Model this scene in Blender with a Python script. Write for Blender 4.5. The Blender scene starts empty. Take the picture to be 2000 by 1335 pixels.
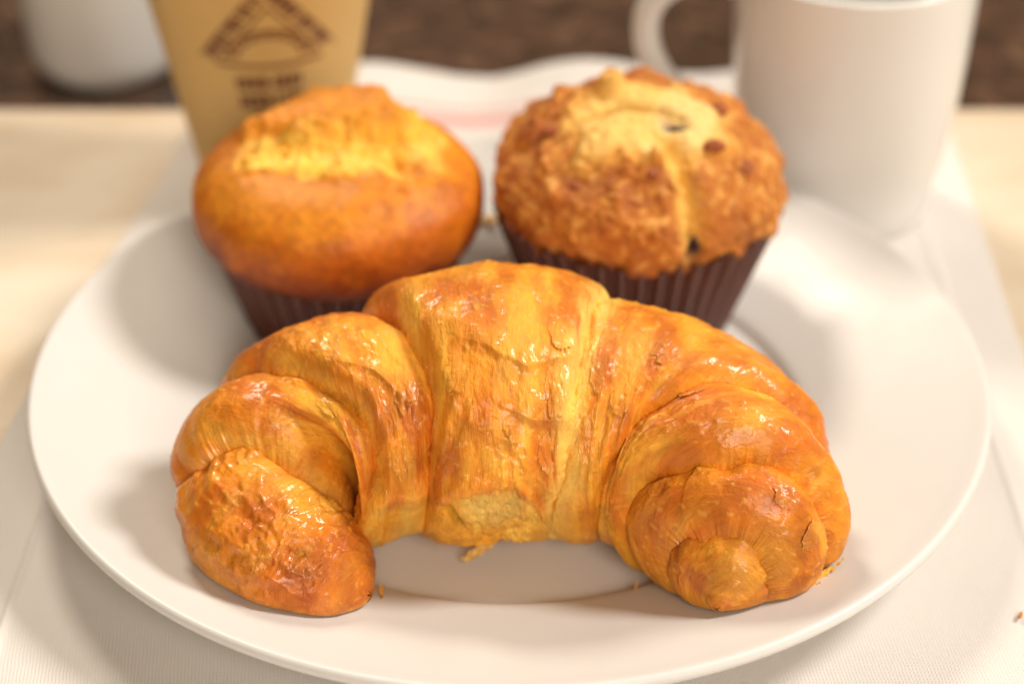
import bpy, bmesh, math, random
import numpy as np
random.seed(4)
U = 0.01                      # all shapes below are written in centimetres
scene = bpy.context.scene
COL = scene.collection

# ------------------------------------------------------------------ camera
cam_d = bpy.data.cameras.new('camera'); cam = bpy.data.objects.new('camera', cam_d); COL.objects.link(cam)
cam_d.sensor_width = 36; cam_d.lens = 3900 / 2000 * 36
cam.location = (0.07*U, -45.0*U, 33.1*U); cam.rotation_euler = (math.radians(90-33.8), 0, 0)
cam_d.clip_start = .01; cam_d.clip_end = 50
cam_d.dof.use_dof = True; cam_d.dof.focus_distance = 0.462; cam_d.dof.aperture_fstop = 5.8
scene.camera = cam

# ------------------------------------------------------------------ world and lamps
world = bpy.data.worlds.new('World'); scene.world = world; world.use_nodes = True
bg = world.node_tree.nodes['Background']; bg.inputs[0].default_value = (1.0, .68, .38, 1); bg.inputs[1].default_value = .12

def area(name, pos, target, size, power, color):
    d = bpy.data.lights.new(name, 'AREA'); d.energy = power; d.color = color; d.shape = 'DISK'; d.size = size*U
    o = bpy.data.objects.new(name, d); COL.objects.link(o)
    from mathutils import Vector
    p = Vector(pos)*U; t = Vector(target)*U
    o.location = p; o.rotation_euler = (t-p).to_track_quat('-Z', 'Y').to_euler()
area('key_lamp', (156, 14, 178), (0, 0, 2), 62, 52, (1.0, .92, .82))
area('back_lamp', (-58, 134, 168), (0, 0, 2), 52, 27, (1.0, .88, .72))
area('front_lamp', (26, -116, 72), (0, 0, 2), 64, 11.5, (1.0, .86, .70))
scene.view_settings.view_transform = 'Standard'; scene.view_settings.look = 'None'
scene.view_settings.exposure = 0.0; scene.view_settings.gamma = 1.0
scene.render.engine = 'CYCLES'

# ------------------------------------------------------------------ noise (vectorised gradient noise)
_rs = np.random.RandomState(7)
_perm = np.tile(_rs.permutation(256), 3)
_g = _rs.normal(size=(256, 3)); _g /= np.linalg.norm(_g, axis=1, keepdims=True)
def noise(x, y, z):
    x, y, z = np.broadcast_arrays(x, y, z)
    xi = np.floor(x).astype(int); yi = np.floor(y).astype(int); zi = np.floor(z).astype(int)
    xf = x-xi; yf = y-yi; zf = z-zi
    xi &= 255; yi &= 255; zi &= 255
    u = xf*xf*xf*(xf*(xf*6-15)+10); v = yf*yf*yf*(yf*(yf*6-15)+10); w = zf*zf*zf*(zf*(zf*6-15)+10)
    out = 0
    for i in (0, 1):
        for j in (0, 1):
            for k in (0, 1):
                h = _perm[_perm[_perm[xi+i]+yi+j]+zi+k]; g = _g[h]
                d = g[..., 0]*(xf-i)+g[..., 1]*(yf-j)+g[..., 2]*(zf-k)
                out = out + d*(u if i else 1-u)*(v if j else 1-v)*(w if k else 1-w)
    return out*1.6
def fbm(x, y, z, n=4, gain=.5):
    s = 0; a = 1.
    for i in range(n):
        s = s+a*noise(x*2**i+3.1*i, y*2**i+1.7*i, z*2**i+5.3*i); a *= gain
    return s
def sstep(a, b, x):
    t = np.clip((x-a)/(b-a), 0, 1); return t*t*(3-2*t)
def mix3(c, d, t): return c+(np.asarray(d)-c)*t[..., None]

# ------------------------------------------------------------------ object helpers
def tag(o, label=None, cat=None, group=None, kind=None):
    if label: o['label'] = label
    if cat: o['category'] = cat
    if group: o['group'] = group
    if kind: o['kind'] = kind
    return o
def empty(name, loc, label, cat, group=None):
    o = bpy.data.objects.new(name, None); COL.objects.link(o); o.location = [c*U for c in loc]; o.empty_display_size = .01
    tag(o, label, cat, group); o['_b'] = 0; del o['_b']
    return o
def mesh_obj(name, verts, faces, mat, parent=None, smooth=True, base=(0, 0, 0), col=None, uvw=None):
    """verts in cm in world axes; faces an (n,4) or (n,3) array or a list of lists"""
    me = bpy.data.meshes.new(name); V = (np.asarray(verts, float)-np.asarray(base, float))*U
    if isinstance(faces, np.ndarray):
        n, k = faces.shape
        me.vertices.add(len(V)); me.vertices.foreach_set('co', V.astype(np.float32).ravel())
        me.loops.add(n*k); me.loops.foreach_set('vertex_index', faces.astype(np.int32).ravel())
        me.polygons.add(n); me.polygons.foreach_set('loop_start', np.arange(0, n*k, k, dtype=np.int32))
        me.polygons.foreach_set('loop_total', np.full(n, k, np.int32))
        me.update(calc_edges=True); me.validate()
    else:
        me.from_pydata([tuple(v) for v in V], [], faces); me.update()
    if smooth: me.polygons.foreach_set('use_smooth', np.ones(len(me.polygons), bool))
    if col is not None:
        a = me.color_attributes.new('Col', 'FLOAT_COLOR', 'POINT')
        c = np.ones((len(V), 4), np.float32); c[:, :3] = np.clip(col.reshape(-1, 3), 0, 1); a.data.foreach_set('color', c.ravel())
    if uvw is not None:
        a = me.attributes.new('flow', 'FLOAT_VECTOR', 'POINT'); a.data.foreach_set('vector', uvw.reshape(-1, 3).astype(np.float32).ravel())
    me.materials.append(mat)
    o = bpy.data.objects.new(name, me); COL.objects.link(o)
    if parent is not None: o.parent = parent
    else: o.location = [c*U for c in base]
    return o
def grid_faces(n, m, wrap=False, off=0):
    i = np.arange(n-1)[:, None]; j = np.arange(m if wrap else m-1)[None, :]; j2 = (j+1) % m
    return np.stack([i*m+j+0*i, i*m+j2, (i+1)*m+j2, (i+1)*m+j], -1).reshape(-1, 4)+off
def lathe(name, prof, mat, parent=None, base=(0, 0, 0), seg=128, fn=None, center=(0, 0)):
    """prof: list of (r, z); closed revolve, world cm around center"""
    pr = np.array(prof, float); a = np.linspace(0, 2*np.pi, seg, endpoint=False)
    r = pr[:, 0][:, None]; z = pr[:, 1][:, None]+0*a[None]
    if fn is not None: r, z = fn(r+0*a[None], z, a[None])
    V = np.stack([center[0]+r*np.cos(a), center[1]+r*np.sin(a), z], -1).reshape(-1, 3)
    f = grid_faces(len(pr), seg, True)
    return mesh_obj(name, V, f, mat, parent, base=base)
def smooth_prof(pts, n=6):
    """Catmull-Rom through the profile points"""
    p = np.array(pts, float); p = np.vstack([2*p[0]-p[1], p, 2*p[-1]-p[-2]]); out = []
    for i in range(1, len(p)-2):
        for t in np.linspace(0, 1, n, endpoint=False):
            a, b, c, d = p[i-1:i+3]
            out.append(.5*(2*b+(c-a)*t+(2*a-5*b+4*c-d)*t*t+(3*b-a-3*c+d)*t**3))
    out.append(p[-2]); o = np.array(out); o[:, 0] = np.maximum(o[:, 0], .0005); return o

# ------------------------------------------------------------------ materials
class NT:
    def __init__(s, name):
        s.m = bpy.data.materials.new(name); s.m.use_nodes = True; s.t = s.m.node_tree; s.n = s.t.nodes; s.b = s.n['Principled BSDF']
    def add(s, typ, **kw):
        n = s.n.new(typ)
        for k, v in kw.items():
            if k.startswith('i_'): n.inputs[k[2:].replace('_', ' ')].default_value = v
            else: setattr(n, k, v)
        return n
    def link(s, a, b): s.t.links.new(a, b)
    def set(s, **kw):
        for k, v in kw.items(): s.b.inputs[k.replace('_', ' ')].default_value = v
    def math(s, op, a, b=None):
        n = s.add('ShaderNodeMath', operation=op)
        for i, q in enumerate((a, b)):
            if q is None: continue
            if isinstance(q, (int, float)): n.inputs[i].default_value = q
            else: s.link(q, n.inputs[i])
        return n.outputs[0]
    def noise(s, vec, scale, detail=4, rough=.5, dist=0.):
        n = s.add('ShaderNodeTexNoise'); n.inputs['Scale'].default_value = scale; n.inputs['Detail'].default_value = detail
        n.inputs['Roughness'].default_value = rough; n.inputs['Distortion'].default_value = dist
        if vec is not None: s.link(vec, n.inputs['Vector'])
        return n.outputs[0]
    def ramp(s, fac, stops):
        n = s.add('ShaderNodeValToRGB'); e = n.color_ramp.elements
        while len(e) < len(stops): e.new(.5)
        for q, (p, c) in zip(e, stops): q.position = p; q.color = (*c, 1) if len(c) == 3 else c
        s.link(fac, n.inputs[0]); return n.outputs[0]
    def mixc(s, fac, a, b, mode='MIX'):
        n = s.add('ShaderNodeMix', data_type='RGBA', blend_type=mode)
        for sock, q in ((n.inputs[0], fac), (n.inputs[6], a), (n.inputs[7], b)):
            if isinstance(q, (int, float)): sock.default_value = q
            elif isinstance(q, tuple): sock.default_value = (*q, 1)
            else: s.link(q, sock)
        return n.outputs[2]
    def bump(s, h, dist, strength=1., prev=None):
        n = s.add('ShaderNodeBump'); n.inputs['Strength'].default_value = strength; n.inputs['Distance'].default_value = dist
        s.link(h, n.inputs['Height'])
        if prev is not None: s.link(prev, n.inputs['Normal'])
        return n.outputs[0]
    def coord(s, out='Object', scale=(1, 1, 1), rot=(0, 0, 0)):
        c = s.add('ShaderNodeTexCoord'); m = s.add('ShaderNodeMapping'); m.inputs['Scale'].default_value = scale; m.inputs['Rotation'].default_value = rot
        s.link(c.outputs[out], m.inputs[0]); return m.outputs[0]

def mat_pastry():
    t = NT('glazed_pastry')
    col = t.add('ShaderNodeAttribute', attribute_name='Col').outputs['Color']
    fl = t.add('ShaderNodeAttribute', attribute_name='flow').outputs['Vector']   # x along the roll, y round the roll, cm
    m1 = t.add('ShaderNodeMapping'); m1.inputs['Scale'].default_value = (5.5, 1.1, 1); t.link(fl, m1.inputs[0])
    m2 = t.add('ShaderNodeMapping'); m2.inputs['Scale'].default_value = (16, 4., 1); t.link(fl, m2.inputs[0])
    n1 = t.noise(m1.outputs[0], 1, 5, .6, .6); n2 = t.noise(m2.outputs[0], 1, 4, .6, .8)
    pos = t.coord('Object')
    n3 = t.noise(pos, 260, 4, .6)
    n4 = t.noise(pos, 900, 2, .5)
    c = t.mixc(t.ramp(n1, [(.38, (0, 0, 0)), (.72, (1, 1, 1))]), col, t.mixc(1., col, (1.12, 1.22, 1.4), 'MULTIPLY'))
    c = t.mixc(t.ramp(n2, [(.50, (0, 0, 0)), (.75, (.6, .6, .6))]), c, t.mixc(1., c, (.78, .66, .5), 'MULTIPLY'))
    c = t.mixc(t.ramp(n3, [(.60, (0, 0, 0)), (.74, (.35, .35, .35))]), c, t.mixc(1., c, (1.08, 1.2, 1.4), 'MULTIPLY'))
    t.link(c, t.b.inputs['Base Color'])
    h = t.math('ADD', t.math('MULTIPLY', n2, .5), t.math('MULTIPLY', n3, .7)); h = t.math('ADD', h, t.math('MULTIPLY', n4, .15))
    b = t.bump(h, .0009, .85)
    t.link(b, t.b.inputs['Normal'])
    # the egg glaze lies in patches
    g = t.add('ShaderNodeAttribute', attribute_name='gloss').outputs['Fac']
    gl = t.math('MULTIPLY', g, t.ramp(n1, [(.3, (1, 1, 1)), (.75, (.6, .6, .6))]))
    t.link(t.math('MULTIPLY', gl, .85), t.b.inputs['Coat Weight'])
    b2 = t.bump(t.math('ADD', n3, t.math('MULTIPLY', n2, .25)), .0007, .28); t.link(b2, t.b.inputs['Coat Normal'])
    t.set(Roughness=.5, Specular_IOR_Level=.35, Subsurface_Weight=.05, Subsurface_Radius=(1, .45, .15), Subsurface_Scale=.003, Coat_Roughness=.15)
    return t.m
def mat_crumb(name, rough=.75, bumpd=.0008, sc=350, sss=.2, coat=0.):
    t = NT(name); col = t.add('ShaderNodeAttribute', attribute_name='Col').outputs['Color']; pos = t.coord('Object')
    n1 = t.noise(pos, sc, 5, .65); n2 = t.noise(pos, sc*.28, 4, .6)
    c = t.mixc(t.ramp(n1, [(.5, (0, 0, 0)), (.75, (.8, .8, .8))]), col, t.mixc(1., col, (.80, .62, .45), 'MULTIPLY'))
    c = t.mixc(t.ramp(n2, [(.45, (0, 0, 0)), (.75, (.6, .6, .6))]), c, t.mixc(1., c, (1.12, 1.15, 1.2), 'MULTIPLY'))
    t.link(c, t.b.inputs['Base Color'])
    t.link(t.bump(t.math('ADD', n1, n2), bumpd, .8), t.b.inputs['Normal'])
    t.set(Roughness=rough, Specular_IOR_Level=.28, Subsurface_Weight=sss, Subsurface_Radius=(1, .4, .12), Subsurface_Scale=.005, Coat_Weight=coat, Coat_Roughness=.35)
    return t.m
def mat_ceramic(name, color, rough=.12):
    t = NT(name); n = t.noise(t.coord('Object'), 14, 3)
    t.link(t.mixc(n, color, tuple(c*.96 for c in color)), t.b.inputs['Base Color'])
    t.link(t.ramp(t.noise(t.coord('Object'), 60, 5), [(.3, (rough, rough, rough)), (.8, (rough*1.6,)*3)]), t.b.inputs['Roughness'])
    t.set(Coat_Weight=.06, Coat_Roughness=.12, Specular_IOR_Level=.4)
    return t.m
def mat_wrapper():
    t = NT('brown_wrapper_paper'); n = t.noise(t.coord('Object'), 120, 4)
    t.link(t.mixc(n, (.080, .024, .015), (.13, .040, .024)), t.b.inputs['Base Color'])
    t.link(t.bump(t.noise(t.coord('Object'), 700, 3), .0003, .5), t.b.inputs['Normal'])
    t.set(Roughness=.42, Coat_Weight=.15, Coat_Roughness=.3); return t.m
def mat_cloth():
    t = NT('white_napkin_cloth'); geo = t.add('ShaderNodeNewGeometry'); xyz = t.add('ShaderNodeSeparateXYZ'); t.link(geo.outputs['Position'], xyz.inputs[0])
    X, Y = xyz.outputs[0], xyz.outputs[1]
    def sn(s, f, ph=0.): return t.math('SINE', t.math('ADD', t.math('MULTIPLY', s, f), ph))
    wob = t.math('MULTIPLY', t.noise(geo.outputs['Position'], 260, 3), 5.)
    a = sn(t.math('ADD', X, t.math('MULTIPLY', Y, .10)), 2*math.pi/.00085, wob); b = sn(Y, 2*math.pi/.0011, wob)
    w = t.math('MULTIPLY', a, b); w = t.math('ADD', w, t.math('MULTIPLY', a, .7))
    # two woven red bands near the back hem
    by = t.math('ADD', Y, t.math('MULTIPLY', X, -.02))
    def band(c, hw):
        d = t.math('ABSOLUTE', t.math('SUBTRACT', by, c)); return t.math('LESS_THAN', d, hw)
    st = t.math('ADD', band(.1830, .0042), band(.1925, .0014))
    thread = t.math('GREATER_THAN', a, -.35)
    base = t.mixc(t.noise(geo.outputs['Position'], 25, 4), (.78, .755, .735), (.74, .715, .695))
    base = t.mixc(t.math('MULTIPLY', t.ramp(w, [(.0, (1, 1, 1)), (.6, (0, 0, 0))]), .16), base, (.62, .52, .44))
    t.link(t.mixc(t.math('MULTIPLY', st, t.math('ADD', .35, t.math('MULTIPLY', thread, .35))), base, (.66, .13, .11)), t.b.inputs['Base Color'])
    t.link(t.bump(w, .00018, .45, t.bump(t.noise(geo.outputs['Position'], 40, 3), .002, .25)), t.b.inputs['Normal'])
    t.set(Roughness=.9, Sheen_Weight=.25, Sheen_Roughness=.5)
    return t.m
def mat_wood():
    t = NT('pale_wood'); v = t.coord('Object', (3, 26, 20)); v2 = t.coord('Object', (5, 14, 5))
    n = t.noise(v, 1., 6, .6, .5); n2 = t.noise(v2, 1., 4, .55, 1.2)
    c = t.mixc(t.ramp(n2, [(.40, (0, 0, 0)), (.66, (1, 1, 1))]), (.71, .62, .49), (.58, .42, .25))
    c = t.mixc(t.ramp(n, [(.4, (0, 0, 0)), (.7, (.6, .6, .6))]), c, (.80, .70, .56))
    t.link(c, t.b.inputs['Base Color'])
    fine = t.noise(t.coord('Object', (60, 900, 300)), 1., 4, .6)
    t.link(t.bump(fine, .0003, .5), t.b.inputs['Normal']); t.set(Roughness=.45, Coat_Weight=.2, Coat_Roughness=.3)
    return t.m
def mat_granite():
    t = NT('brown_granite'); p = t.coord('Object')
    v = t.add('ShaderNodeTexVoronoi'); v.inputs['Scale'].default_value = 130; t.link(p, v.inputs['Vector'])
    s = t.add('ShaderNodeSeparateColor'); t.link(v.outputs['Color'], s.inputs[0])
    c = t.ramp(s.outputs[0], [(0, (.035, .021, .014)), (.45, (.06, .034, .022)), (.8, (.11, .060, .038)), (1, (.16, .09, .058))])
    c = t.mixc(t.ramp(t.noise(p, 45, 4), [(.45, (0, 0, 0)), (.68, (.85, .85, .85))]), c, (.10, .052, .034))
    c = t.mixc(t.ramp(t.noise(p, 30, 2), [(.62, (0, 0, 0)), (.74, (.8, .8, .8))]), c, (.24, .14, .085))
    t.link(c, t.b.inputs['Base Color']); t.set(Roughness=.22, Coat_Weight=.3, Coat_Roughness=.08); return t.m
def mat_cup():
    t = NT('tan_card_cup'); p = t.coord('Object', (1, 1, .3))
    c = t.mixc(t.noise(p, 900, 3), (.62, .40, .135), (.69, .45, .165)); t.link(c, t.b.inputs['Base Color'])
    t.link(t.bump(t.noise(p, 500, 3), .0002, .4), t.b.inputs['Normal']); t.set(Roughness=.55); return t.m
def mat_plain(name, color, rough=.5, **kw):
    t = NT(name); n = t.noise(t.coord('Object'), 300, 4)
    t.link(t.mixc(n, color, tuple(c*.8 for c in color)), t.b.inputs['Base Color']); t.set(Roughness=rough, **kw); return t.m

M_past = mat_pastry()
M_muf1 = mat_crumb('golden_muffin_crumb', .5, .0006, 330, .25, .08); M_muf2 = mat_crumb('streusel_muffin_crumb', .7, .0007, 380, .22, .05)
M_crumb = mat_crumb('loose_crumb', .7, .0004, 500, .2)
M_plate = mat_ceramic('white_plate_glaze', (.71, .705, .695), .33); M_mug = mat_ceramic('white_mug_glaze', (.77, .765, .755), .14)
M_wrap = mat_wrapper(); M_cloth = mat_cloth(); M_wood = mat_wood(); M_gran = mat_granite(); M_cup = mat_cup()
M_ink = mat_plain('brown_print_ink', (.22, .085, .035), .6); M_ink2 = mat_plain('pale_print_ink', (.27, .115, .035), .6)
M_cream = mat_plain('cream_paper_rim', (.72, .55, .32), .6)
M_berry = mat_plain('blueberry_skin', (.022, .010, .022), .3, Coat_Weight=.3)

# ------------------------------------------------------------------ the setting: countertop, board, napkin
def slab(name, x0, x1, y0, y1, z0, z1, mat, r=.15, **kw):
    bm = bmesh.new(); bmesh.ops.create_cube(bm, size=1)
    for v in bm.verts: v.co = ((x0+x1)/2+v.co.x*(x1-x0), (y0+y1)/2+v.co.y*(y1-y0), (z0+z1)/2+v.co.z*(z1-z0))
    bmesh.ops.bevel(bm, geom=bm.edges[:], offset=r, segments=4, affect='EDGES', profile=.5)
    V = [tuple(v.co) for v in bm.verts]; F = [[v.index for v in f.verts] for f in bm.faces]; bm.free()
    o = mesh_obj(name, V, F, mat, smooth=False); tag(o, **kw); return o
slab('countertop', -160, 160, -70, 150, -5.0, -2.0, M_gran, kind='structure')
slab('wooden_board', -46, 50, -34, 19.6, -2.0, 0.0, M_wood, r=.18, label='pale cream wooden board lying under the white napkin and the plate', cat='board')

def napkin():
    nx, ny = 520, 520
    s = np.linspace(0, 1, nx)[None, :]; y = np.linspace(-26, 22.0, ny)[:, None]
    xl = np.interp(y, [-26, -1, 7.5, 15, 22], [-15.4, -14.1, -13.0, -11.6, -11.0])+.10*noise(y*.3, 0*y, 0*y+.5)
    xr = np.interp(y, [-26, 2, 13.3, 22], [14.5, 15.0, 15.3, 15.6])+.10*noise(y*.3, 0*y, 0*y+9.5)
    x = xl+(xr-xl)*s; y = y+0*s
    hem = sstep(14, 22, y)
    z = .14+.10*fbm(x*.16, y*.16, 0*x+2, 3)*sstep(6, 20, np.hypot(x, y))
    z = z+hem*(.28+.36*np.sin((x+6.2)*2*np.pi/8.6+1.2)*np.exp(-((x+1)/9)**2)+.12*noise(x*.35, y*.1, 0*x))
    yy = y+hem*.35*noise(x*.22, 0*x, 0*x+4)
    z = z+.10*np.exp(-((x-(-12.3+.03*(y+5)))/.10)**2)*sstep(1, -2, y)          # ironed crease
    z = z+.05*np.exp(-((x-13.4)/.12)**2)
    top = np.stack([x, yy, z], -1); bot = np.stack([x, yy, np.maximum(z-.10, .012)], -1)
    V = np.concatenate([top.reshape(-1, 3), bot.reshape(-1, 3)]); n = nx*ny
    f1 = grid_faces(ny, nx); f2 = grid_faces(ny, nx, off=n)[:, ::-1]
    ring = np.concatenate([np.arange(nx), np.arange(1, ny)*nx+nx-1, (ny-1)*nx+np.arange(nx-2, -1, -1), np.arange(ny-2, 0, -1)*nx])
    f3 = np.stack([np.roll(ring, -1), ring, ring+n, np.roll(ring, -1)+n], -1)
    o = mesh_obj('napkin', V, np.concatenate([f1, f2, f3]), M_cloth)
    tag(o, 'white woven napkin with faint red stripes and a rippled back hem, under the plate', 'napkin')
napkin()

# ------------------------------------------------------------------ plate
def plate_h(r): return np.interp(r, [0, 7.7, 8.15, 8.9, 12.4, 13], [.55, .55, .72, 1.10, 2.30, 2.36])
RP = 12.9
prof = smooth_prof([(0, .55), (3, .55), (6, .55), (7.75, .55), (8.0, .60), (8.13, .74), (8.32, .86), (8.9, 1.07), (10.2, 1.52), (11.5, 1.97), (12.3, 2.25), (12.62, 2.37), (12.80, 2.42), (12.9, 2.36),
    (12.93, 2.24), (12.86, 2.12), (12.6, 2.0), (11.4, 1.55), (9.8, .98), (8.9, .55), (8.3, .30), (8.1, .22), (7.95, .24), (7.8, .34), (6, .36), (0, .36)], 7)
pl = lathe('plate', prof, M_plate, seg=320)
tag(pl, 'large round white plate with sloping rim, holding a croissant and two muffins', 'plate')

# ------------------------------------------------------------------ croissant
#CRO_BEGIN
# spine of the roll from the left tip to the right tip: x y z, half depth, half height (cm)
CT=np.array([
(-3.30,-8.72,1.50,0.75,0.62),
(-3.68,-8.58,1.62,1.05,0.92),
(-4.60,-8.15,2.05,1.60,1.42),
(-5.50,-7.40,2.45,2.08,1.95),
(-5.85,-6.45,2.80,2.50,2.35),
(-5.30,-5.50,3.15,2.75,2.65),
(-4.10,-4.85,3.45,2.95,2.85),
(-2.70,-4.45,3.65,3.15,3.00),
(-0.60,-4.30,3.90,3.50,3.25),
( 1.40,-4.35,3.80,3.35,3.15),
( 3.00,-4.60,3.60,3.05,2.95),
( 4.30,-5.20,3.40,2.90,2.80),
( 5.10,-6.20,3.20,2.80,2.70),
( 5.40,-7.25,2.95,2.60,2.45),
( 5.30,-8.25,2.60,2.20,2.05),
( 5.10,-9.00,2.25,1.40,1.35),
( 4.95,-9.50,2.05,0.70,0.70),
( 4.85,-9.75,1.95,0.25,0.25)])
WW = np.concatenate([[0], np.cumsum(np.linalg.norm(np.diff(CT[:, :3], axis=0), axis=1))])
w8, wl_ = np.linalg.norm(np.diff(CT[:9, :3], axis=0), axis=1).sum(), WW[-1]; WW = np.where(WW <= w8, WW*9.61/w8, 9.61+(WW-w8)*(19.88-9.61)/(wl_-w8)); WEND = WW[-1]
def herm(x, X, Y):
    X = np.asarray(X, float); Y = np.asarray(Y, float); m = np.gradient(Y, X, axis=0)
    i = np.clip(np.searchsorted(X, x)-1, 0, len(X)-2); h = X[i+1]-X[i]; t = np.clip((x-X[i])/h, -.3, 1.3)
    if Y.ndim > 1: h = h[..., None]; t = t[..., None]
    return (2*t**3-3*t**2+1)*Y[i]+(t**3-2*t**2+t)*h*m[i]+(-2*t**3+3*t**2)*Y[i+1]+(t**3-t**2)*h*m[i+1]
def roll_surface(w, v, dr, cap):
    S = herm(w, WW, CT); e = .15; T = (herm(w+e, WW, CT)-herm(w-e, WW, CT))[..., :2]; T /= np.linalg.norm(T, axis=-1, keepdims=True)+1e-9
    a = np.maximum(S[..., 3]*cap+dr, .02); b = np.maximum(S[..., 4]*cap+dr, .02); c = a*np.cos(v)
    x = S[..., 0]-T[..., 1]*c; y = S[..., 1]+T[..., 0]*c; z = S[..., 2]+b*np.sin(v)
    g = plate_h(np.hypot(x, y))+.03; k = .16
    z = g+k*np.log1p(np.exp(np.clip((z-g)/k, -30, 60)))-.02
    return np.stack([x, y, z], -1), (a+b)/2
def crease(knots):                       # degrees round the roll (0 back, 90 top, 180 inner front) -> place along it
    k = np.array(knots, float)
    def f(vd): return herm(vd, k[:, 0], k[:, 1])
    return f
S12 = crease([(-60, 3.7), (0, 3.65), (33, 3.45), (69, 3.40), (93, 3.0), (118, 2.1), (150, 1.5), (190, 1.2), (300, 1.9)])
S23 = crease([(-60, 4.3), (0, 4.4), (61, 4.7), (98, 4.98), (126, 5.77), (146, 6.09), (160, 6.03), (180, 5.6), (230, 5.2), (300, 4.8)])
S34 = crease([(-60, 6.8), (0, 6.9), (67, 7.17), (95, 7.62), (118, 7.96), (135, 8.2), (158, 8.1), (183, 7.9), (230, 7.7), (300, 7.1)])
S45 = crease([(-60, 12.7), (0, 12.6), (88, 12.3), (129, 12.06), (153, 11.94), (171, 11.86), (190, 11.6), (230, 11.4), (300, 12)])
S56 = crease([(-60, 16.9), (0, 16.8), (49, 16.5), (70, 16.1), (96, 15.67), (122, 15.3), (145, 14.45), (160, 13.76), (190, 13.3), (230, 13), (300, 14.5)])
S67 = crease([(-60, 17.9), (0, 17.9), (20, 17.8), (43, 17.72), (65, 17.66), (94, 17.74), (134, 17.66), (159, 17.15), (177, 17.1), (230, 17), (300, 17.3)])
S78 = crease([(-60, 19.2), (33, 19.1), (79, 18.95), (105, 18.98), (130, 18.92), (156, 18.75), (187, 18.8), (300, 19.1)])
TAIL = lambda w: np.interp(w, [2, 4, 5.5, 5.9, 6.9, 7.4, 7.9, 8.5, 9.24, 10.3, 10.9, 11.6, 13], [212, 205, 182, 175, 178, 183, 184, 178, 175, 172, 182, 205, 225])
cro_c = (0, -5.6); cb0 = (0, -5.6, .56)
cro = empty('croissant', cb0, 'glazed golden croissant curved towards the viewer at the front of the plate', 'croissant')

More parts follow.
